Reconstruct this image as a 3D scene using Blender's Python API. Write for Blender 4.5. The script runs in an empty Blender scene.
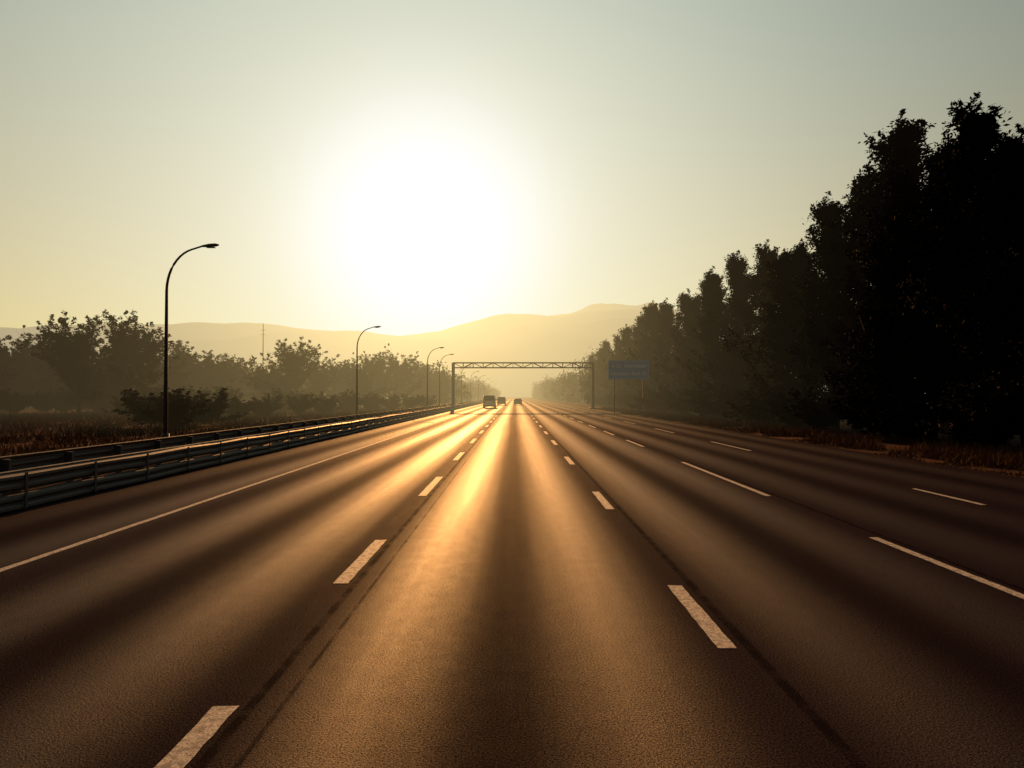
import bpy, bmesh, math, random
import numpy as np
from mathutils import Vector, noise, Matrix

random.seed(7); rng=np.random.default_rng(7)
scene=bpy.context.scene
COL=scene.collection
F=683.0; VX=515.0; HY=396.0; CH=2.0
def sdir(az,el):
    az=math.radians(az); el=math.radians(el)
    return Vector((math.sin(az)*math.cos(el),math.cos(az)*math.cos(el),math.sin(el)))
SUN_AZ=-7.5; SUN_EL=13.5
S=sdir(SUN_AZ,SUN_EL)

# ---------------------------------------------------------------- helpers
class NB:
    def __init__(s,tree): s.t=tree; s.n=tree.nodes; s.l=tree.links
    def new(s,typ,**kw):
        nd=s.n.new(typ)
        for k,v in kw.items(): setattr(nd,k,v)
        return nd
    def put(s,sock,v):
        if v is None: return
        if isinstance(v,bpy.types.NodeSocket): s.l.new(v,sock)
        else:
            if hasattr(sock.default_value,'__len__') and not hasattr(v,'__len__'): v=[v]*len(sock.default_value)
            if hasattr(sock.default_value,'__len__') and len(sock.default_value)==4 and len(v)==3: v=(*v,1)
            sock.default_value=v
    def m(s,op,a,b=None,c=None,clamp=False):
        nd=s.new('ShaderNodeMath',operation=op,use_clamp=clamp)
        s.put(nd.inputs[0],a); s.put(nd.inputs[1],b); s.put(nd.inputs[2],c)
        return nd.outputs[0]
    def mix(s,f,a,b,blend='MIX'):
        nd=s.new('ShaderNodeMix',data_type='RGBA',blend_type=blend)
        s.put(nd.inputs[0],f); s.put(nd.inputs[6],a); s.put(nd.inputs[7],b)
        return nd.outputs[2]
    def noise(s,vec,scale,detail=3,rough=.5,out=0):
        nd=s.new('ShaderNodeTexNoise'); s.put(nd.inputs['Vector'],vec)
        nd.inputs['Scale'].default_value=scale; nd.inputs['Detail'].default_value=detail; nd.inputs['Roughness'].default_value=rough
        return nd.outputs[out]
    def map(s,vec,scale):
        nd=s.new('ShaderNodeMapping'); s.put(nd.inputs[0],vec); nd.inputs['Scale'].default_value=scale
        return nd.outputs[0]
    def ramp(s,v,lo,hi,a=0.,b=1.):
        nd=s.new('ShaderNodeMapRange'); nd.interpolation_type='SMOOTHSTEP'
        s.put(nd.inputs[0],v); s.put(nd.inputs[1],lo); s.put(nd.inputs[2],hi); s.put(nd.inputs[3],a); s.put(nd.inputs[4],b)
        return nd.outputs[0]
    def theta(s,vec,d):
        nv=s.new('ShaderNodeVectorMath',operation='NORMALIZE'); s.put(nv.inputs[0],vec)
        dp=s.new('ShaderNodeVectorMath',operation='DOT_PRODUCT'); s.put(dp.inputs[0],nv.outputs[0]); dp.inputs[1].default_value=d
        return nv.outputs[0],dp.outputs['Value'],s.m('MULTIPLY',s.m('ARCCOSINE',s.m('MINIMUM',dp.outputs['Value'],.999999)),57.2958)

def mat(name):
    m=bpy.data.materials.new(name); m.use_nodes=True
    nb=NB(m.node_tree); bs=m.node_tree.nodes['Principled BSDF']
    return m,nb,bs

def simple(name,col,rough=.6,metal=0.,var=.25,scale=6.):
    m,nb,bs=mat(name)
    tc=nb.new('ShaderNodeTexCoord').outputs['Object']
    n=nb.noise(tc,scale,4)
    nb.put(bs.inputs['Base Color'],nb.mix(n,[c*(1-var) for c in col],[min(1,c*(1+var)) for c in col]))
    nb.put(bs.inputs['Roughness'],nb.ramp(n,.2,.8,max(0,rough-.08),min(1,rough+.08)))
    bs.inputs['Metallic'].default_value=metal
    return m

def mesh_obj(name,verts,faces,mats,parent=None,smooth=False,midx=None):
    me=bpy.data.meshes.new(name); me.from_pydata([tuple(v) for v in verts],[],[tuple(f) for f in faces]); 
    for m in (mats if isinstance(mats,(list,tuple)) else [mats]): me.materials.append(m)
    if midx is not None: me.polygons.foreach_set('material_index',midx)
    if smooth: me.polygons.foreach_set('use_smooth',[True]*len(me.polygons))
    me.update()
    ob=bpy.data.objects.new(name,me); COL.objects.link(ob)
    if parent: ob.parent=parent
    return ob

def empty(name,loc):
    e=bpy.data.objects.new(name,None); COL.objects.link(e); e.location=loc; e.empty_display_size=.3
    return e

class Geo:
    def __init__(s): s.v=[]; s.f=[]; s.mi=[]
    def box(s,x0,x1,y0,y1,z0,z1,mi=0):
        b=len(s.v)
        s.v+=[(x0,y0,z0),(x1,y0,z0),(x1,y1,z0),(x0,y1,z0),(x0,y0,z1),(x1,y0,z1),(x1,y1,z1),(x0,y1,z1)]
        for q in ((0,3,2,1),(4,5,6,7),(0,1,5,4),(1,2,6,5),(2,3,7,6),(3,0,4,7)):
            s.f.append(tuple(b+i for i in q)); s.mi.append(mi)
    def tube(s,pts,rad,n=8,mi=0,caps=True):
        b=len(s.v); P=[Vector(p) for p in pts]
        if not hasattr(rad,'__len__'): rad=[rad]*len(P)
        for i,p in enumerate(P):
            d=(P[min(i+1,len(P)-1)]-P[max(i-1,0)]).normalized()
            up=Vector((0,0,1)) if abs(d.z)<.9 else Vector((0,1,0))
            a=d.cross(up).normalized(); c=a.cross(d).normalized()
            for k in range(n):
                t=2*math.pi*k/n
                s.v.append(tuple(p+(a*math.cos(t)+c*math.sin(t))*rad[i]))
        for i in range(len(P)-1):
            for k in range(n):
                s.f.append((b+i*n+k,b+i*n+(k+1)%n,b+(i+1)*n+(k+1)%n,b+(i+1)*n+k)); s.mi.append(mi)
        if caps:
            s.f.append(tuple(b+k for k in range(n))[::-1]); s.mi.append(mi)
            e=b+(len(P)-1)*n
            s.f.append(tuple(e+k for k in range(n))); s.mi.append(mi)
    def obj(s,name,mats,parent=None,smooth=False,bevel=0):
        o=mesh_obj(name,s.v,s.f,mats,parent,smooth,s.mi)
        if bevel:
            md=o.modifiers.new('bevel','BEVEL'); md.width=bevel; md.segments=2; md.limit_method='ANGLE'
        return o

# ---------------------------------------------------------------- world
w=bpy.data.worlds.new("World"); scene.world=w; w.use_nodes=True
nb=NB(w.node_tree)
for n in list(nb.n): nb.n.remove(n)
out=nb.new('ShaderNodeOutputWorld')
sky=nb.new('ShaderNodeTexSky',sky_type='NISHITA'); sky.sun_disc=False
sky.sun_elevation=math.radians(SUN_EL); sky.sun_rotation=math.radians(SUN_AZ); sky.dust_density=3; sky.air_density=1
tc=nb.new('ShaderNodeTexCoord').outputs['Generated']
nv,cosd,theta=nb.theta(tc,S)
sep=nb.new('ShaderNodeSeparateXYZ'); nb.put(sep.inputs[0],nv)
z=nb.m('MAXIMUM',sep.outputs[2],0.)
t=nb.m('EXPONENT',nb.m('MULTIPLY',z,-1/.20))
base=nb.mix(t,(.09,.25,.30),(1.45,.84,.10))
fall=nb.m('ADD',nb.m('MULTIPLY',nb.m('POWER',nb.m('MULTIPLY',nb.m('ADD',cosd,1.),.5),5.),.95),.04)
base=nb.mix(1.,base,fall,'MULTIPLY')
q=nb.m('DIVIDE',theta,7.0)
g1=nb.m('MULTIPLY',nb.m('EXPONENT',nb.m('MULTIPLY',nb.m('MULTIPLY',q,q),-1.)),2.3)
g2=nb.m('MULTIPLY',nb.m('EXPONENT',nb.m('DIVIDE',theta,-17.)),1.35)
c1=nb.mix(1.,(1,.98,.94),g1,'MULTIPLY'); c2=nb.mix(1.,(1,.95,.56),g2,'MULTIPLY')
tot=nb.mix(1.,nb.mix(1.,base,c1,'ADD'),c2,'ADD')
nis=nb.mix(1.,sky.outputs[0],(.008,.008,.008),'MULTIPLY')
tot=nb.mix(1.,tot,nis,'ADD')
# multiple scattering in the thick aureole saturates : soft shoulder per channel
sc=nb.new('ShaderNodeSeparateColor'); nb.put(sc.inputs[0],tot)
cc=nb.new('ShaderNodeCombineColor')
for i in range(3):
    nb.put(cc.inputs[i],nb.m('MULTIPLY',nb.m('SUBTRACT',1.,nb.m('EXPONENT',nb.m('MULTIPLY',sc.outputs[i],-1.2))),1.1))
bg2=nb.new('ShaderNodeBackground'); nb.put(bg2.inputs[0],cc.outputs[0]); bg2.inputs[1].default_value=1.
nb.l.new(bg2.outputs[0],out.inputs[0])

SL=sdir(-4.8,13.)
sl=bpy.data.lights.new('sun','SUN'); sl.energy=4.9; sl.angle=math.radians(.6); sl.color=(1,.44,.12)
so=bpy.data.objects.new('sun',sl); COL.objects.link(so); so.rotation_mode='QUATERNION'; so.rotation_quaternion=SL.to_track_quat('Z','Y'); so.location=(-20,100,60)

# ---------------------------------------------------------------- materials
asphalt,nb,bs=mat('asphalt')
tc=nb.new('ShaderNodeTexCoord').outputs['Object']
sp=nb.new('ShaderNodeSeparateXYZ'); nb.put(sp.inputs[0],tc); X=sp.outputs[0]; Y=sp.outputs[1]
wob=nb.m('MULTIPLY',nb.m('SUBTRACT',nb.noise(nb.map(tc,(.3,.03,1)),1.,2),.5),.4)
Xw=nb.m('ADD',X,wob)
ph=nb.m('MULTIPLY',nb.m('ADD',Xw,.1),2*math.pi/3.55)
lane=nb.m('MULTIPLY',nb.m('ADD',1.,nb.m('COSINE',ph)),.5)
track=nb.m('POWER',nb.m('MULTIPLY',nb.m('SUBTRACT',1.,nb.m('COSINE',nb.m('MULTIPLY',ph,2.))),.5),1.6)
wear=nb.ramp(nb.m('ABSOLUTE',nb.m('ADD',X,.4)),1.8,8.,1.,.30)      # middle lanes carry most traffic
track=nb.m('MULTIPLY',track,wear)
oil=nb.m('POWER',lane,10.)
fine=nb.noise(tc,75.,3,.85); med=nb.noise(tc,5.,3,.6); big=nb.noise(nb.map(tc,(1,.12,1)),.6,4,.6)
streak=nb.noise(nb.map(tc,(3.,.04,1)),1.,3,.6)
c=nb.mix(nb.ramp(fine,.38,.70),(.008,.004,.007),(.066,.041,.045))
c=nb.mix(nb.m('MULTIPLY',nb.ramp(big,.35,.7),.45),c,(.016,.009,.014))
c=nb.mix(nb.m('MULTIPLY',oil,.6),c,(.010,.006,.008))
cv=nb.new('ShaderNodeTexVoronoi',feature='DISTANCE_TO_EDGE'); nb.put(cv.inputs['Vector'],nb.mix(.25,tc,nb.noise(tc,2.5,4,.65,1),'ADD')); cv.inputs['Scale'].default_value=.8
crack=nb.m('MULTIPLY',nb.ramp(cv.outputs[0],.0,.006,1.,0.),nb.ramp(nb.noise(tc,.35,2),.46,.58))
def seam(x0,wd): return nb.ramp(nb.m('ABSOLUTE',nb.m('SUBTRACT',nb.m('ADD',X,nb.m('MULTIPLY',wob,.12)),x0)),wd*.4,wd,1.,0.)
sm=nb.m('MAXIMUM',nb.m('MAXIMUM',seam(-1.70,.05),seam(-1.50,.025)),nb.m('MAXIMUM',seam(1.86,.06),seam(5.25,.05)))
smc=nb.m('MAXIMUM',nb.m('MULTIPLY',sm,nb.ramp(med,.3,.6,.35,1.)),nb.m('MULTIPLY',crack,.5))
pn=nb.noise(nb.map(tc,(.35,.09,1)),1.,1)
patch=nb.ramp(pn,.60,.605)
c=nb.mix(nb.m('MULTIPLY',patch,.35),c,(.013,.008,.011))
c=nb.mix(nb.m('MULTIPLY',smc,.7),c,(.006,.004,.005))
nb.put(bs.inputs['Base Color'],c)
r=nb.m('SUBTRACT',.66,nb.m('MULTIPLY',track,.13))
r=nb.m('ADD',r,nb.m('MULTIPLY',nb.m('SUBTRACT',med,.5),.12))
r=nb.m('ADD',r,nb.m('MULTIPLY',nb.m('SUBTRACT',streak,.5),.16))
nb.put(bs.inputs['Roughness'],r)
sv=nb.m('ADD',nb.m('MULTIPLY',track,.066),.004)
sv=nb.m('MULTIPLY',sv,nb.ramp(fine,.36,.68,.05,2.2))
sv=nb.m('MULTIPLY',sv,nb.m('SUBTRACT',1.,nb.m('MULTIPLY',smc,.7)))
nb.put(bs.inputs['Specular IOR Level'],sv)
bs.inputs['Specular Tint'].default_value=(1,.56,.26,1)  # orange of the low sun put into the road's reflection tint
bp=nb.new('ShaderNodeBump'); bp.inputs['Strength'].default_value=.95; bp.inputs['Distance'].default_value=.009; nb.put(bp.inputs['Height'],fine)
nb.l.new(bp.outputs[0],bs.inputs['Normal'])

paint,nb,bs=mat('road_paint')
tc=nb.new('ShaderNodeTexCoord').outputs['Object']
n=nb.noise(tc,14.,5,.75); n2=nb.noise(tc,70.,3,.7)
wv=nb.m('MULTIPLY',nb.ramp(n,.42,.62),.7); wv=nb.m('MAXIMUM',wv,nb.m('MULTIPLY',nb.ramp(n2,.46,.64),.8))
nb.put(bs.inputs['Base Color'],nb.mix(wv,(.78,.65,.54),(.09,.065,.06))); bs.inputs['Roughness'].default_value=.7; bs.inputs['Specular IOR Level'].default_value=.1
bp=nb.new('ShaderNodeBump'); bp.inputs['Strength'].default_value=.5; bp.inputs['Distance'].default_value=.006; nb.put(bp.inputs['Height'],n2); nb.l.new(bp.outputs[0],bs.inputs['Normal'])

groundm,nb,bs=mat('dry_ground')
tc=nb.new('ShaderNodeTexCoord').outputs['Object']
a=nb.noise(tc,.15,4,.6); b=nb.noise(tc,4.,4,.7)
c=nb.mix(nb.ramp(a,.35,.65),(.14,.05,.026),(.08,.036,.02)); c=nb.mix(nb.ramp(b,.3,.7),c,(.038,.018,.012))
nb.put(bs.inputs['Base Color'],c); bs.inputs['Roughness'].default_value=.95; bs.inputs['Specular IOR Level'].default_value=.02
bp=nb.new('ShaderNodeBump'); bp.inputs['Strength'].default_value=1.; bp.inputs['Distance'].default_value=.15; nb.put(bp.inputs['Height'],b); nb.l.new(bp.outputs[0],bs.inputs['Normal'])

def leafmat(name,c1,c2):
    m,nb,bs=mat(name)
    tc=nb.new('ShaderNodeTexCoord').outputs['Object']
    oi=nb.new('ShaderNodeObjectInfo').outputs['Random']
    n=nb.noise(tc,1.3,3,.7)
    c=nb.mix(nb.ramp(n,.35,.65),c1,c2)
    c=nb.mix(nb.m('MULTIPLY',oi,.35),c,(.026,.016,.013))
    nb.put(bs.inputs['Base Color'],c); bs.inputs['Roughness'].default_value=.9; bs.inputs['Specular IOR Level'].default_value=.02
    return m
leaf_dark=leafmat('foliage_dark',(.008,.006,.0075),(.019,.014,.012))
leaf_pale=leafmat('foliage',(.022,.019,.012),(.05,.040,.02))  # paler foliage for broadleaf trees and distant treelines
grassm=leafmat('dry_grass',(.13,.055,.026),(.18,.085,.04))
bark=simple('bark',(.03,.022,.016),.9,0,.4,5)
galv=simple('galvanised_steel',(.12,.10,.09),.6,.3,.3,8)
darksteel=simple('painted_steel',(.10,.09,.09),.6,.2,.25,4)
hillm=simple('hill_scrub',(.05,.045,.035),.95,0,.5,.008)

# ---------------------------------------------------------------- ground, road, markings
mesh_obj('ground',[(-7000,-200,-.03),(7000,-200,-.03),(7000,7000,-.03),(-7000,7000,-.03)],[(0,1,2,3)],groundm)
RX0,RX1=-9.0,12.4
ys=[-20,0,20,60,150,400,1000,2200]
v=[];f=[]
for y in ys: v+=[(RX0-.05,y,-.029),(RX0,y,0),(RX1,y,0),(RX1+.06,y,-.029)]
for i in range(len(ys)-1):
    for k in range(3): f.append((i*4+k,i*4+k+1,i*4+4+k+1,i*4+4+k))
mesh_obj('highway_road',v,f,asphalt)

def strip(g,x,y0,y1,wd):
    # painted line with slightly ragged edges
    n=max(1,int((y1-y0)/.12)) if y0<30 else 1
    b=len(g.v)
    for i in range(n+1):
        y=y0+(y1-y0)*i/n; j=random.uniform(-.005,.005); k=random.uniform(-.005,.005)
        g.v+=[(x-wd/2+j,y,.004),(x+wd/2+k,y+(random.uniform(-.015,.015) if i in (0,n) else 0),.004)]
    for i in range(n): g.f.append((b+2*i,b+2*i+1,b+2*i+3,b+2*i+2)); g.mi.append(0)
g=Geo()
y=-15
while y<1500: strip(g,-5.9,y,y+(20 if y<200 else 100),.11); y+=(20 if y<200 else 100)
L=[(-3,-.8),(2.6,4.42),(7.3,9.5),(13.7,16.9),(21.3,24.2)]
y=29
while y<900: L.append((y,y+3)); y+=7.5
for a,b in L: strip(g,-1.86,a,b,.16)
R=[(-2.6,-.4),(5.45,7.25),(12.1,14.3),(20,22.5)]
y=28
while y<900: R.append((y,y+2.8)); y+=7.8
for a,b in R: strip(g,1.68,a,b,.15)
M=[(-1,1.6),(5.6,9.7),(13.7,20.7)]
y=27
while y<900: M.append((y,y+4)); y+=8
for a,b in M: strip(g,5.06,a,b,.12)
M=[(0,2.5),(6,8.5),(12.6,14.8)]
y=25
while y<900: M.append((y,y+5)); y+=12
for a,b in M: strip(g,8.6,a,b,.11)
g.obj('lane_markings',paint)

# ---------------------------------------------------------------- guardrails
prof=[(0,.0),(.0,.02),(.075,.07),(.075,.12),(.01,.165),(.01,.185),(.075,.23),(.075,.28),(0,.33),(0,.35)]
def guardrail(x,side,y0,y1,ztop=.76,double=False):
    g=Geo(); seg=2.
    ysr=np.arange(y0,y1+.1,seg); n=len(prof)
    J=[(random.uniform(-.015,.015),random.uniform(-.015,.015)) for _ in ysr]
    for zt_ in ([ztop,ztop-.37] if double else [ztop]):
        base=len(g.v)
        for i,y in enumerate(ysr):
            for (px_,pz) in prof: g.v.append((x+side*px_+J[i][0],y,zt_-.35+pz+J[i][1]))
        for i in range(len(ysr)-1):
            for k in range(n-1):
                g.f.append((base+i*n+k,base+i*n+k+1,base+(i+1)*n+k+1,base+(i+1)*n+k)); g.mi.append(0)
    for y in ysr:
        xa,xb=sorted((x-side*.17,x-side*.03))
        g.box(xa,xb,y+.05,y+.13,-.03,ztop-.04,1)
        xa,xb=sorted((x-side*.03,x-side*.002)); g.box(xa,xb,y+.03,y+.17,ztop-.3,ztop-.06,1)
    if double:
        for y in ysr: g.box(x+.08,x+.1,y+.06,y+.12,.02,ztop-.03,1)
    g.tube([(x,y0,ztop+.004),(x,y1,ztop+.004)],.018,6,0)
    return g.obj('guardrail',[galv,darksteel])
guardrail(-8.75,1,-12,420,.68,True)
guardrail(-10.6,-1,-12,420,.73)

# ---------------------------------------------------------------- street lamps
lamphead=simple('lamp_housing',(.12,.12,.12),.5,.2)
glassm=simple('lamp_glass',(.5,.5,.45),.2)
def street_lamp(x,y,h=8.3,arm=1.8):
    e=empty('street_lamp',(x,y,-.03))
    g=Geo()
    pts=[(0,0,0),(0,0,h*.4),(0,0,h*.76)]; rad=[.09,.075,.058]
    R=h*.21
    for i in range(1,11):
        t=i/10*math.pi/2*.86
        pts.append((arm*.72*(1-math.cos(t)),0,h*.76+R*math.sin(t))); rad.append(.056-.002*i)
    px_,_,pz=pts[-1]; pts.append((arm-.4,0,pz+.12)); rad.append(.035)
    g.tube(pts,rad,10); g.tube([(0,0,0),(0,0,.5)],[.16,.15],10)
    g.obj('pole',darksteel,e,True)
    g=Geo()
    secs=[(0,.04,.04),(.12,.08,.06),(.35,.13,.085),(.6,.12,.08),(.75,.04,.03)]
    n=10
    for s,wy,hz in secs:
        for k in range(n):
            t=2*math.pi*k/n; g.v.append((arm-.42+s,wy*math.cos(t),pz+.12+s*.08+hz*math.sin(t)*(1 if math.sin(t)>0 else .6)))
    for i in range(len(secs)-1):
        for k in range(n): g.f.append((i*n+k,i*n+(k+1)%n,(i+1)*n+(k+1)%n,(i+1)*n+k)); g.mi.append(0)
    g.f.append(tuple(range(n))[::-1]); g.mi.append(0); g.f.append(tuple((len(secs)-1)*n+k for k in range(n))); g.mi.append(0)
    g.obj('lamp_head',lamphead,e,True)
    g=Geo(); g.box(arm-.18,arm+.16,-.08,.08,pz+.065,pz+.095); g.obj('lens',glassm,e,bevel=.01)
for x,y in [(-14.2,27.7),(-14.0,60.4),(-11.1,86.5),(-11.1,100.5),(-11,140),(-11,170),(-11,205),(-11,245),(-11,290),(-11,340)]:
    street_lamp(x,y)

# ---------------------------------------------------------------- gantry
def gantry(Y,xl,xr,zt,zb):
    e=empty('overhead_gantry',(0,Y,0))
    g=Geo()
    for x in (xl,xr):
        g.box(x-.2,x+.2,-.55,-.25,-.03,zt); g.box(x-.2,x+.2,.25,.55,-.03,zt)
        for z in np.arange(.6,zt-.5,1.1): g.box(x-.06,x+.06,-.25,.25,z,z+.1)
        g.box(x-.45,x+.45,-.75,.75,-.03,.25)
    g.obj('posts',darksteel,e,bevel=.02)
    g=Geo()
    for yy in (-.5,.5):
        for zz in (zb,zt): g.tube([(xl,yy,zz),(xr,yy,zz)],.09,6)
    n=14; dx=(xr-xl)/n
    for i in range(n):
        a=xl+i*dx; b=a+dx
        for yy in (-.5,.5):
            g.tube([(a,yy,zb if i%2 else zt),(b,yy,zt if i%2 else zb)],.05,5); g.tube([(a,yy,zb),(a,yy,zt)],.045,5)
        g.tube([(a,-.5,zt),(b,.5,zt)],.04,5); g.tube([(a,-.5,zb),(a,.5,zb)],.04,5)
    g.obj('truss',darksteel,e)
gantry(105,-9.5,11.95,7.1,6.35)

# ---------------------------------------------------------------- direction sign
e=empty('direction_sign',(13.4,80.5,0))
blue=simple('sign_blue',(.02,.34,.95),.5,0,.05,2); white=simple('sign_white',(.85,.9,.95),.5,0,.05)
g=Geo(); g.box(-2.4,2.4,-.03,.03,3.95,6.2); g.obj('panel',blue,e,bevel=.02)
g=Geo()
for a,b,c_,d in ((-2.34,2.34,6.09,6.13),(-2.34,2.34,4.02,4.06),(-2.34,-2.3,4.06,6.09),(2.3,2.34,4.06,6.09)): g.box(a,b,-.038,-.032,c_,d)
g.obj('border',white,e)
for txt,zz,sz in (('A 27  Northfield',5.35,.6),('Harbour  Exit 12',4.45,.6)):
    cu=bpy.data.curves.new('lettering','FONT'); cu.body=txt; cu.size=sz; cu.align_x='CENTER'; cu.extrude=.002; cu.offset=.012
    o=bpy.data.objects.new('lettering',cu); COL.objects.link(o); o.parent=e; o.location=(0,-.036,zz); o.rotation_euler=(math.pi/2,0,0); cu.materials.append(white)
g=Geo()
for x in (-1.7,1.7): g.box(x-.07,x+.07,.04,.18,-.03,6.1)
g.tube([(3.1,.1,0),(3.1,.1,6.4)],.08,8)
for z in (4.3,5.1,5.9): g.box(-2.3,2.3,.031,.039,z,z+.08)
g.obj('supports',darksteel,e)

g=Geo(); g.tube([(0,0,0),(0,0,18)],[.16,.06],6); 
for z in (15.5,16.5): g.tube([(-.6,0,z),(.6,0,z)],.03,5)
o=g.obj('radio_mast',darksteel); o.location=(-55.5,150,0)

# ---------------------------------------------------------------- vehicles
glass=simple('car_glass',(.03,.032,.035),.15,0,.1); rubber=simple('tyre_rubber',(.02,.02,.02),.9); rim=simple('wheel_rim',(.4,.4,.4),.35,.8)
redl=simple('tail_light',(.45,.02,.015),.3); plate=simple('licence_plate',(.7,.7,.65),.5); trim=simple('black_trim',(.03,.03,.03),.6)
def vehicle(name,x,y,paintcol,L=4.6,W=1.85,H=1.7,kind='suv',clear=.25):
    e=empty(name,(x,y,0)); pm=simple('car_paint',paintcol,.3,.2,.05,1)
    belt=.58*H
    st=[(0,.3,belt*.96,.86),(.12,clear,belt,.95),(L*.2,clear,belt,1),(L*.6,clear,belt,1),(L*.74,clear,belt*.98,.99),(L*.95,clear,belt*.82,.93),(L,.35,belt*.7,.82)]
    g=Geo()
    for (yy,z0,z1,k) in st:
        hw=W/2*k; zm=z0+(z1-z0)*.55
        g.v+=[(-hw*.93,yy,z0),(-hw,yy,zm),(-hw*.95,yy,z1),(hw*.95,yy,z1),(hw,yy,zm),(hw*.93,yy,z0)]
    for i in range(len(st)-1):
        for k in range(6): g.f.append((i*6+k,i*6+(k+1)%6,i*6+6+(k+1)%6,i*6+6+k)); g.mi.append(0)
    g.f.append((0,1,2,3,4,5)); g.mi.append(0); bq=(len(st)-1)*6; g.f.append(tuple(bq+k for k in range(6))[::-1]); g.mi.append(0)
    g.obj('body',pm,e,bevel=.04)
    if kind=='sedan': cb=[(.55,.9),(1.15,.72),(2.5,.74),(3.4,.92)]
    elif kind=='van': cb=[(.04,.93),(.16,.86),(L*.66,.86),(L*.8,.93)]
    else: cb=[(.08,.93),(.45,.76),(L*.52,.78),(L*.7,.93)]
    (r0,k0),(r1,k1),(r2,k2),(r3,k3)=cb
    hb=W/2*.94; ht=W/2*.76
    v=[(-hb,r0,belt-.01),(hb,r0,belt-.01),(hb,r3,belt-.01),(-hb,r3,belt-.01),(-ht,r1,H-.05),(ht,r1,H-.05),(ht,r2,H-.05),(-ht,r2,H-.05)]
    mesh_obj('windows',v,[(0,1,5,4),(1,2,6,5),(2,3,7,6),(3,0,4,7),(4,5,6,7)],glass,e)
    g=Geo(); g.box(-ht-.03,ht+.03,r1-.06,r2+.05,H-.06,H); 
    for sx in (-1,1):
        for (ya,yb) in ((r0,r1),(r3,r2)): g.tube([(sx*hb,ya,belt),(sx*ht,yb,H-.03)],.06,6)
        g.tube([(sx*hb*1.005,(r0+r3)/2,belt),(sx*ht*1.01,(r1+r2)/2,H-.03)],.04,6)
        g.box(min(sx*(W/2-.02),sx*(W/2+.16)),max(sx*(W/2-.02),sx*(W/2+.16)),r3-.1,r3+.03,belt+.02,belt+.17)
    g.obj('roof_and_pillars',pm,e,bevel=.02)
    for sx in (-1,1):
        for yy in (L*.19,L*.8):
            g=Geo(); R=.34; xi=sx*(W/2-.24); xo=sx*(W/2-.01)
            g.tube([(xi,yy,R),(xo-sx*.02,yy,R),(xo,yy,R)],[R,R,R*.93],20); g.obj('wheel',rubber,e,bevel=.01)
            g=Geo(); g.tube([(xo-sx*.01,yy,R),(xo+sx*.01,yy,R)],[R*.62,R*.55],14); g.obj('rim',rim,e)
    g=Geo()
    for sx in (-1,1):
        xa,xb=sorted((sx*W*.29,sx*W*.43)); g.box(xa,xb,-.03,.05,belt*.66,belt*.92)
    g.obj('tail_lights',redl,e,bevel=.01)
    g=Geo(); g.box(-.26,.26,-.035,-.01,belt*.6,belt*.6+.12); g.obj('licence_plate',plate,e)
    g=Geo(); g.box(-W*.46,W*.46,-.1,.1,.3,.48); g.box(-W*.44,W*.44,L-.06,L+.08,.3,.5); g.obj('bumpers',trim,e,bevel=.03)
    return e
vehicle('white_van',-4.25,112,(.85,.85,.84),4.9,2.1,2.1,'van')
vehicle('suv',-3.0,150,(.12,.12,.13),4.7,1.9,1.8,'suv')
vehicle('sedan_car',.65,150,(.06,.06,.07),4.6,1.8,1.45,'sedan',.2)

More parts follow.
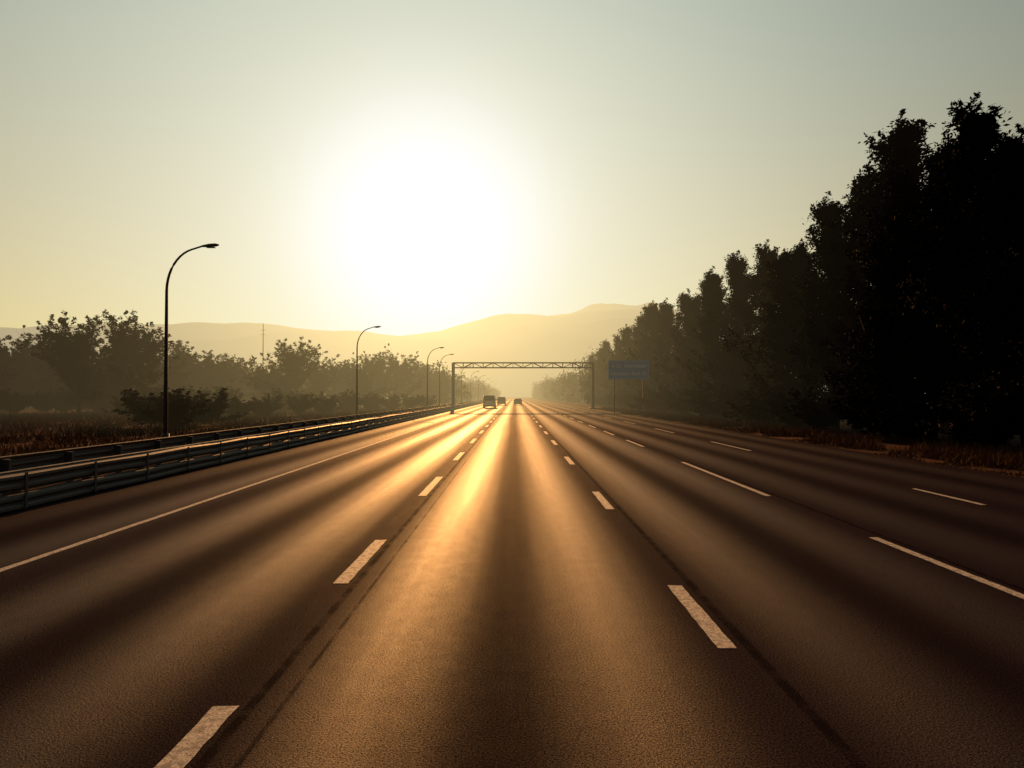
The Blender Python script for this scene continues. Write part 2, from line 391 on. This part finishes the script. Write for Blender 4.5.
# ---------------------------------------------------------------- trees
def leaf_arrays(centers,rad,nper,size,r):
    n=len(centers)*nper
    c=np.repeat(centers,nper,0); rr=np.repeat(rad,nper)[:,None]
    d=r.normal(size=(n,3))*.52
    p=c+d*rr*np.array([1,1,.9])
    a=r.normal(size=(n,3)); a[:,2]*=.7; a/=np.linalg.norm(a,axis=1)[:,None]
    b=np.cross(a,r.normal(size=(n,3))); b/=np.linalg.norm(b,axis=1)[:,None]
    s=size*(.5+.9*r.random((n,1)))
    return np.stack([p-a*s,p+b*s*.42,p+a*s,p-b*s*.42],1).reshape(-1,3)
def tree_mesh(name,seed,H,Wd,style,lm,leaf=.11,nper=60):
    r=np.random.default_rng(seed); rd=random.Random(seed)
    g=Geo(); C=[];RR=[]
    lean=Vector((rd.uniform(-.05,.05),rd.uniform(-.05,.05),1))
    tpts=[];trad=[]
    topf=.93 if style=='spire' else .72
    for i in range(8):
        f_=i/7; tpts.append(Vector((lean.x*f_*H+rd.uniform(-.1,.1)*f_,lean.y*f_*H+rd.uniform(-.1,.1)*f_,H*topf*f_))); trad.append(H*.018*(1-f_*.9)+.01)
    g.tube(tpts,trad,8)
    def tp(f_): 
        k=min(6.999,f_*7); i=int(k); return tpts[i].lerp(tpts[i+1],k-i)
    nl=56 if style=='spire' else (50 if style=='round' else 28)
    lobes=[(rd.uniform(0,6.28),rd.uniform(.15,.9),rd.uniform(.7,1.5)) for _ in range(5)]
    for i in range(nl):
        f_=(i+rd.random())/nl
        az=rd.uniform(0,2*math.pi)
        if style=='spire':
            s=.04+.92*f_; prof_=(1-s)**.8*1.12*min(1,(s+.2)/.35)
            lob=1.
            for la,ls,lk in lobes: lob+= (lk-1)*math.exp(-((s-ls)/.12)**2)*(.5+.5*math.cos(az-la))
            ln=Wd*.5*prof_*rd.uniform(.6,1.35)*lob+.35
            up=rd.uniform(.35,1.5)+s*.7
            if rd.random()<.18: up+=1.6; ln*=1.15
        elif style=='round':
            s=.14+.84*f_; k=(s-.14)/.86; prof_=math.sqrt(max(.05,1-(k*1.35-.5)**2)); ln=Wd*.52*(.25+.75*prof_)*rd.uniform(.6,1.25)
            up=rd.uniform(.1,.7)+k*1.3
        else:
            s=.05+.4*f_; ln=Wd*.55*rd.uniform(.5,1.15); up=rd.uniform(.1,1.6)
        o=tp(min(.99,s)); d=Vector((math.cos(az),math.sin(az),up)).normalized()
        P=[o.copy()]; nseg=5
        for k in range(nseg):
            d=(d+Vector((rd.uniform(-.2,.2),rd.uniform(-.2,.2),rd.uniform(-.08,.2)))).normalized()
            P.append(P[-1]+d*ln/nseg)
        r0=max(.012,H*.006*(1-s*.7)); g.tube(P,[r0*(1-.8*k/nseg) for k in range(nseg+1)],5,caps=False)
        for k in range(1,nseg+1):
            for j in range(2):
                tl=ln*rd.uniform(.14,.40)
                td=(d*.8+Vector((rd.uniform(-1,1),rd.uniform(-1,1),rd.uniform(-.2,1.1)))).normalized()
                q_=P[k]+td*tl
                g.tube([P[k],P[k].lerp(q_,.5)+Vector((0,0,.03)),q_],[.012,.009,.005],3,caps=False)
                sc=(H/12)**.5
                big_=(.58 if style!='bush' else .5)
                if rd.random()<.93:
                    C.append(tuple(P[k].lerp(q_,.45))); RR.append(rd.uniform(.6,1.1)*big_*sc*(1. if k<nseg else .7))
                    C.append(tuple(q_)); RR.append(rd.uniform(.35,.8)*big_*sc*(.85 if k<nseg else .5))
                    if style!='bush':
                        C.append(tuple(q_+td*.28*sc)); RR.append(rd.uniform(.12,.26)*sc)
    if style=='spire':
        for k in range(7): C.append(tuple(tpts[-1]+Vector((rd.uniform(-.12,.12),rd.uniform(-.12,.12),-.4+k*.2)))); RR.append(.4-.05*k)
    C=np.array(C);RR=np.array(RR)
    LV=leaf_arrays(C,RR,nper,leaf,r)
    LV[:,2]=np.maximum(LV[:,2],.02)
    zk=H/np.percentile(LV[:,2],99.8)
    nb_=len(g.v); nf=len(g.f); nL=len(LV)//4
    me=bpy.data.meshes.new(name)
    allv=np.concatenate([np.array([tuple(v) for v in g.v]),LV]).astype(np.float32)
    allv[:,2]*=zk
    loops=[i for f_ in g.f for i in f_]; tot_=[len(f_) for f_ in g.f]
    loops=np.concatenate([np.array(loops),nb_+np.arange(nL*4)]).astype(np.int32)
    tot_=np.concatenate([np.array(tot_),np.full(nL,4)]).astype(np.int32)
    st_=np.concatenate([[0],np.cumsum(tot_)[:-1]]).astype(np.int32)
    me.vertices.add(len(allv)); me.vertices.foreach_set('co',allv.ravel())
    me.loops.add(len(loops)); me.loops.foreach_set('vertex_index',loops)
    me.polygons.add(len(tot_)); me.polygons.foreach_set('loop_start',st_); me.polygons.foreach_set('loop_total',tot_)
    mi=np.zeros(len(tot_),np.int32); mi[nf:]=1
    me.materials.append(bark); me.materials.append(lm)
    me.polygons.foreach_set('material_index',mi)
    me.update(); me.validate()
    return me
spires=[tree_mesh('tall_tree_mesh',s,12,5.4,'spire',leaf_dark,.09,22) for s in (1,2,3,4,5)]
rounds=[tree_mesh('broadleaf_tree_mesh',s,10,9,'round',leaf_pale,.15,16) for s in (11,12,13,14)]
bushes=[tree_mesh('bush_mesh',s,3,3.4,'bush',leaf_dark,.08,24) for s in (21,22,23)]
def place(name,me,x,y,s,sz=None,rot=None):
    o=bpy.data.objects.new(name,me); COL.objects.link(o); o.location=(x,y,-.05)
    o.rotation_euler=(0,0,random.uniform(0,6.28) if rot is None else rot); o.scale=(s,s,sz or s); return o
def pxd(pxx,X): return X*F/(pxx-VX)
def rt(pxx,top,X,wk=1.):
    d=pxd(pxx,X); h=(HY-top)/F*d+CH
    place('tall_tree',random.choice(spires),X,d,h/12*random.uniform(.95,1.12)*wk,h/12)
for p,t,X_ in [(1100,165,19),(1058,150,18.5),(1026,130,20.5),(992,150,19),(958,112,19.5),(930,142,19.5),(903,116,20),(884,172,18),(856,168,19),(835,196,18.6),(808,244,19),(790,254,17.8),(763,247,19),(741,254,18.5),(722,270,18),(703,276,19),(688,292,18),(672,301,19),(655,304,18.5),(640,314,18.5),(629,327,18),(618,337,18),(608,341,18.5),(600,348,18),(594,354,18)]:
    rt(p,t,X_)
y=15
while y<150:
    hh=random.uniform(7.8,9.6); place('tall_tree',random.choice(spires),random.uniform(23,25),y,hh/12*1.45,hh/12); y+=4.6+y*.04
y=12
while y<150:
    hh=random.uniform(.8,1.3); place('bush',random.choice(bushes),random.uniform(16.8,17.8),y,hh*1.3,hh*.9); y+=3.+y*.03
def lt(pxx,top,d,ws=1.,me=None):
    X=(pxx-VX)/F*d; h=(HY-top)/F*d+CH
    place('broadleaf_tree',me or random.choice(rounds),X,d,h/10*ws,h/10)
for p,t,d,ws in [(78,316,72,1.05),(128,312,76,1.),(100,340,80,1.1),(40,333,95,1.1),(8,336,90,1.2),(290,339,100,1.15),(375,350,120,1.),(400,352,125,1.1),(268,362,105,1.2),(316,362,110,1.2),(340,358,118,1.1),(185,342,110,1.2),(215,352,112,1.3),(240,358,120,1.3),(160,350,100,1.2),(420,362,140,1.1),(438,368,150,1.1),(-30,340,80,1.3),(360,362,112,1.1),(55,352,88,1.3),(20,350,100,1.3),(200,362,125,1.3)]:
    lt(p,t,d,ws)
for p,t,d in [(150,388,44),(176,391,42),(212,388,47),(240,396,60),(262,394,64),(300,394,70),(325,392,74),(130,390,66),(280,388,84),(350,390,84),(370,392,90),(390,394,95),(410,394,100),(425,394,110),(190,386,80),(225,386,84),(-10,390,78),(40,388,80),(78,388,82),(110,386,78),(15,389,76),(60,390,79),(95,389,80)]:
    X=(p-VX)/F*d; h=(HY-t)/F*d+CH; place('bush',random.choice(bushes),X,d,h/2.9*1.5,h/3)

def tree_band(name,items,seed,lm,leaf=.4,nc=32,nper=16):
    r=np.random.default_rng(seed); C=[];RR=[]; g=Geo()
    for (x,y,h,wd) in items:
        k=nc
        th=r.random(k)*2*np.pi; ph_=r.random(k)**.5
        zz=h*(.04+.88*r.random(k)); rad=wd*.5*np.sqrt(np.clip(1-((zz/h-.4)/.62)**2,0.05,1))
        for i in range(k):
            C.append((x+np.cos(th[i])*rad[i]*ph_[i],y+np.sin(th[i])*rad[i]*ph_[i],zz[i])); RR.append(h*.13*(.6+r.random()*.8))
        g.tube([(x,y,0),(x,y,h*.7)],[.2,.06],5)
    LV=leaf_arrays(np.array(C),np.array(RR),nper,leaf,r); nb_=len(g.v)
    LV[:,2]=np.maximum(LV[:,2],0.)
    V=[tuple(v) for v in g.v]+[tuple(v) for v in LV]; nL=len(LV)//4
    Fc=g.f+[(nb_+4*i,nb_+4*i+1,nb_+4*i+2,nb_+4*i+3) for i in range(nL)]
    mesh_obj(name,V,Fc,[bark,lm],None,False,[0]*len(g.f)+[1]*nL)
it=[]
for i in range(200):
    y=random.uniform(125,210); x=-random.uniform(16,200)*1.; it.append((x,y,random.uniform(5.5,10.),random.uniform(7,11)))
for i in range(60):
    y=random.uniform(160,600); x=-random.uniform(15,30); it.append((x,y,random.uniform(6,10),random.uniform(6,9)))
tree_band('distant_treeline',it,5,leaf_pale)
it=[]
for i in range(90):
    y=150+i*5+random.uniform(-3,3); x=random.uniform(17,30); it.append((x,y,random.uniform(8,14),random.uniform(6,9)))
for i in range(60):
    y=random.uniform(260,700); x=random.uniform(-60,60); 
    if -13<x<18: continue
    it.append((x,y,random.uniform(7,12),random.uniform(7,10)))
tree_band('distant_treeline',it,6,leaf_pale)

# ---------------------------------------------------------------- grass
def grass(name,x0,x1,y0,y1,n,h,seed):
    r=np.random.default_rng(seed)
    yy=y0*(y1/y0)**r.random(n); xx=x0+(x1-x0)*r.random(n)
    keep=np.array([noise.noise(Vector((a*.6,b*.35,seed)))>-.15 for a,b in zip(xx,yy)]); xx=xx[keep]; yy=yy[keep]; n=len(xx)
    edge=np.clip(np.abs(xx-(x0 if x0>0 else x1))/1.5,.25,1)
    hh=h*(.3+r.random(n)**2*1.2)*edge; a=r.random(n)*6.28; wd=.005+.0006*yy
    P=np.stack([xx,yy,np.full(n,-.03)],1); D=np.stack([np.cos(a),np.sin(a),0*a],1)*wd[:,None]
    T=P+np.stack([r.normal(size=n)*.5*hh,r.normal(size=n)*.5*hh,hh],1)
    V=np.stack([P-D,P+D,T],1).reshape(-1,3)
    mesh_obj(name,V.tolist(),np.arange(n*3).reshape(-1,3).tolist(),grassm)
grass('verge_grass',12.45,17.5,8,110,60000,.28,1)
grass('verge_grass',-50,-11,14,110,70000,.4,2)

# ---------------------------------------------------------------- hills
def hill(name,D,depth,profile,seed,rough):
    xs=[p[0] for p in profile]; nx=300; ny=26
    V=[];Fc=[]
    for j in range(ny+1):
        tj=j/ny*2-1
        yy=D+tj*depth
        shp=max(0,1-abs(tj)**1.3)
        for i in range(nx+1):
            pxx=xs[0]+(xs[-1]-xs[0])*i/nx
            top=np.interp(pxx,xs,[p[1] for p in profile])
            x=(pxx-VX)/F*D; h=(HY-top)/F*D
            nz=noise.fractal(Vector((x*.004,yy*.004,seed)),1.,2.,6)*rough
            V.append((x,yy,h*shp*(1+nz*.25*(1-shp)*2)+nz*h*.045*shp-1))
    for j in range(ny):
        for i in range(nx):
            a=j*(nx+1)+i; Fc.append((a,a+1,a+nx+2,a+nx+1))
    mesh_obj(name,V,Fc,hillm,None,True)
hill('hills',2300,900,[(-700,345),(-200,335),(0,327),(60,325),(180,322),(280,324),(340,330),(400,334),(440,331),(480,320),(510,313),(560,312),(600,310),(640,309),(700,318),(900,330),(1400,345),(1800,350)],1,1.)
hill('mountain',4200,1100,[(300,345),(430,338),(520,320),(560,313),(590,306),(612,303),(632,304),(650,303),(680,310),(760,318),(1000,335),(1500,360)],4,1.0)

# ---------------------------------------------------------------- aerial perspective : haze painted as emission into every surface, by distance from origin
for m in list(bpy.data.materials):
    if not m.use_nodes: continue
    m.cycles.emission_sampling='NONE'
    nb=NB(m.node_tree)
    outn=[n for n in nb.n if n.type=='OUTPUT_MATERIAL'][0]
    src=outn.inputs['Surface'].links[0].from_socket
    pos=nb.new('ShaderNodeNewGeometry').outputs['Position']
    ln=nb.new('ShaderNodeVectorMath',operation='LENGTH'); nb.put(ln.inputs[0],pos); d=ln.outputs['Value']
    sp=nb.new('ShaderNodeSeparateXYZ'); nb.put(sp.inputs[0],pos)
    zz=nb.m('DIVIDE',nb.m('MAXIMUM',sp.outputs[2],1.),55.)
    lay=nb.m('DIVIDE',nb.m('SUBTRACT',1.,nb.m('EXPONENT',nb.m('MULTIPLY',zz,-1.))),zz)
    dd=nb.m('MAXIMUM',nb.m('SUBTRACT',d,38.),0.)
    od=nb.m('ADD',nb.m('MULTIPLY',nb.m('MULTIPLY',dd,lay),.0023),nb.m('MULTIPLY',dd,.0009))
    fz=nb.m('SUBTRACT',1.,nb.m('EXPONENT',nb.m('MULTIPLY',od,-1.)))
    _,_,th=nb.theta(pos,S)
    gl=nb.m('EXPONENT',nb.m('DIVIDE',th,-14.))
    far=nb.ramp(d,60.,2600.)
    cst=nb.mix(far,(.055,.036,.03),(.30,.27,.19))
    hc=nb.mix(1.,nb.mix(1.,(1.75,1.26,.48),gl,'MULTIPLY'),cst,'ADD')  # painted haze colour, brighter around the sun direction
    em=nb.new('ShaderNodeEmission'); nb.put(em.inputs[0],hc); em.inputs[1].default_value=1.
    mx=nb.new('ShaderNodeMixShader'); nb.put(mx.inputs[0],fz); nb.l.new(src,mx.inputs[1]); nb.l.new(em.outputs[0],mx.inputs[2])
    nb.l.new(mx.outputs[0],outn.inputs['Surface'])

# ---------------------------------------------------------------- camera
cam=bpy.data.cameras.new('camera'); co=bpy.data.objects.new('camera',cam); COL.objects.link(co)
cam.lens=24; cam.sensor_width=36; cam.clip_end=20000; cam.clip_start=.05
co.location=(0,0,CH)
co.rotation_euler=(math.radians(90)+math.atan(12/F),0,math.atan(3/F))
scene.camera=co
scene.view_settings.view_transform='Standard'; scene.view_settings.look='None'; scene.view_settings.exposure=0
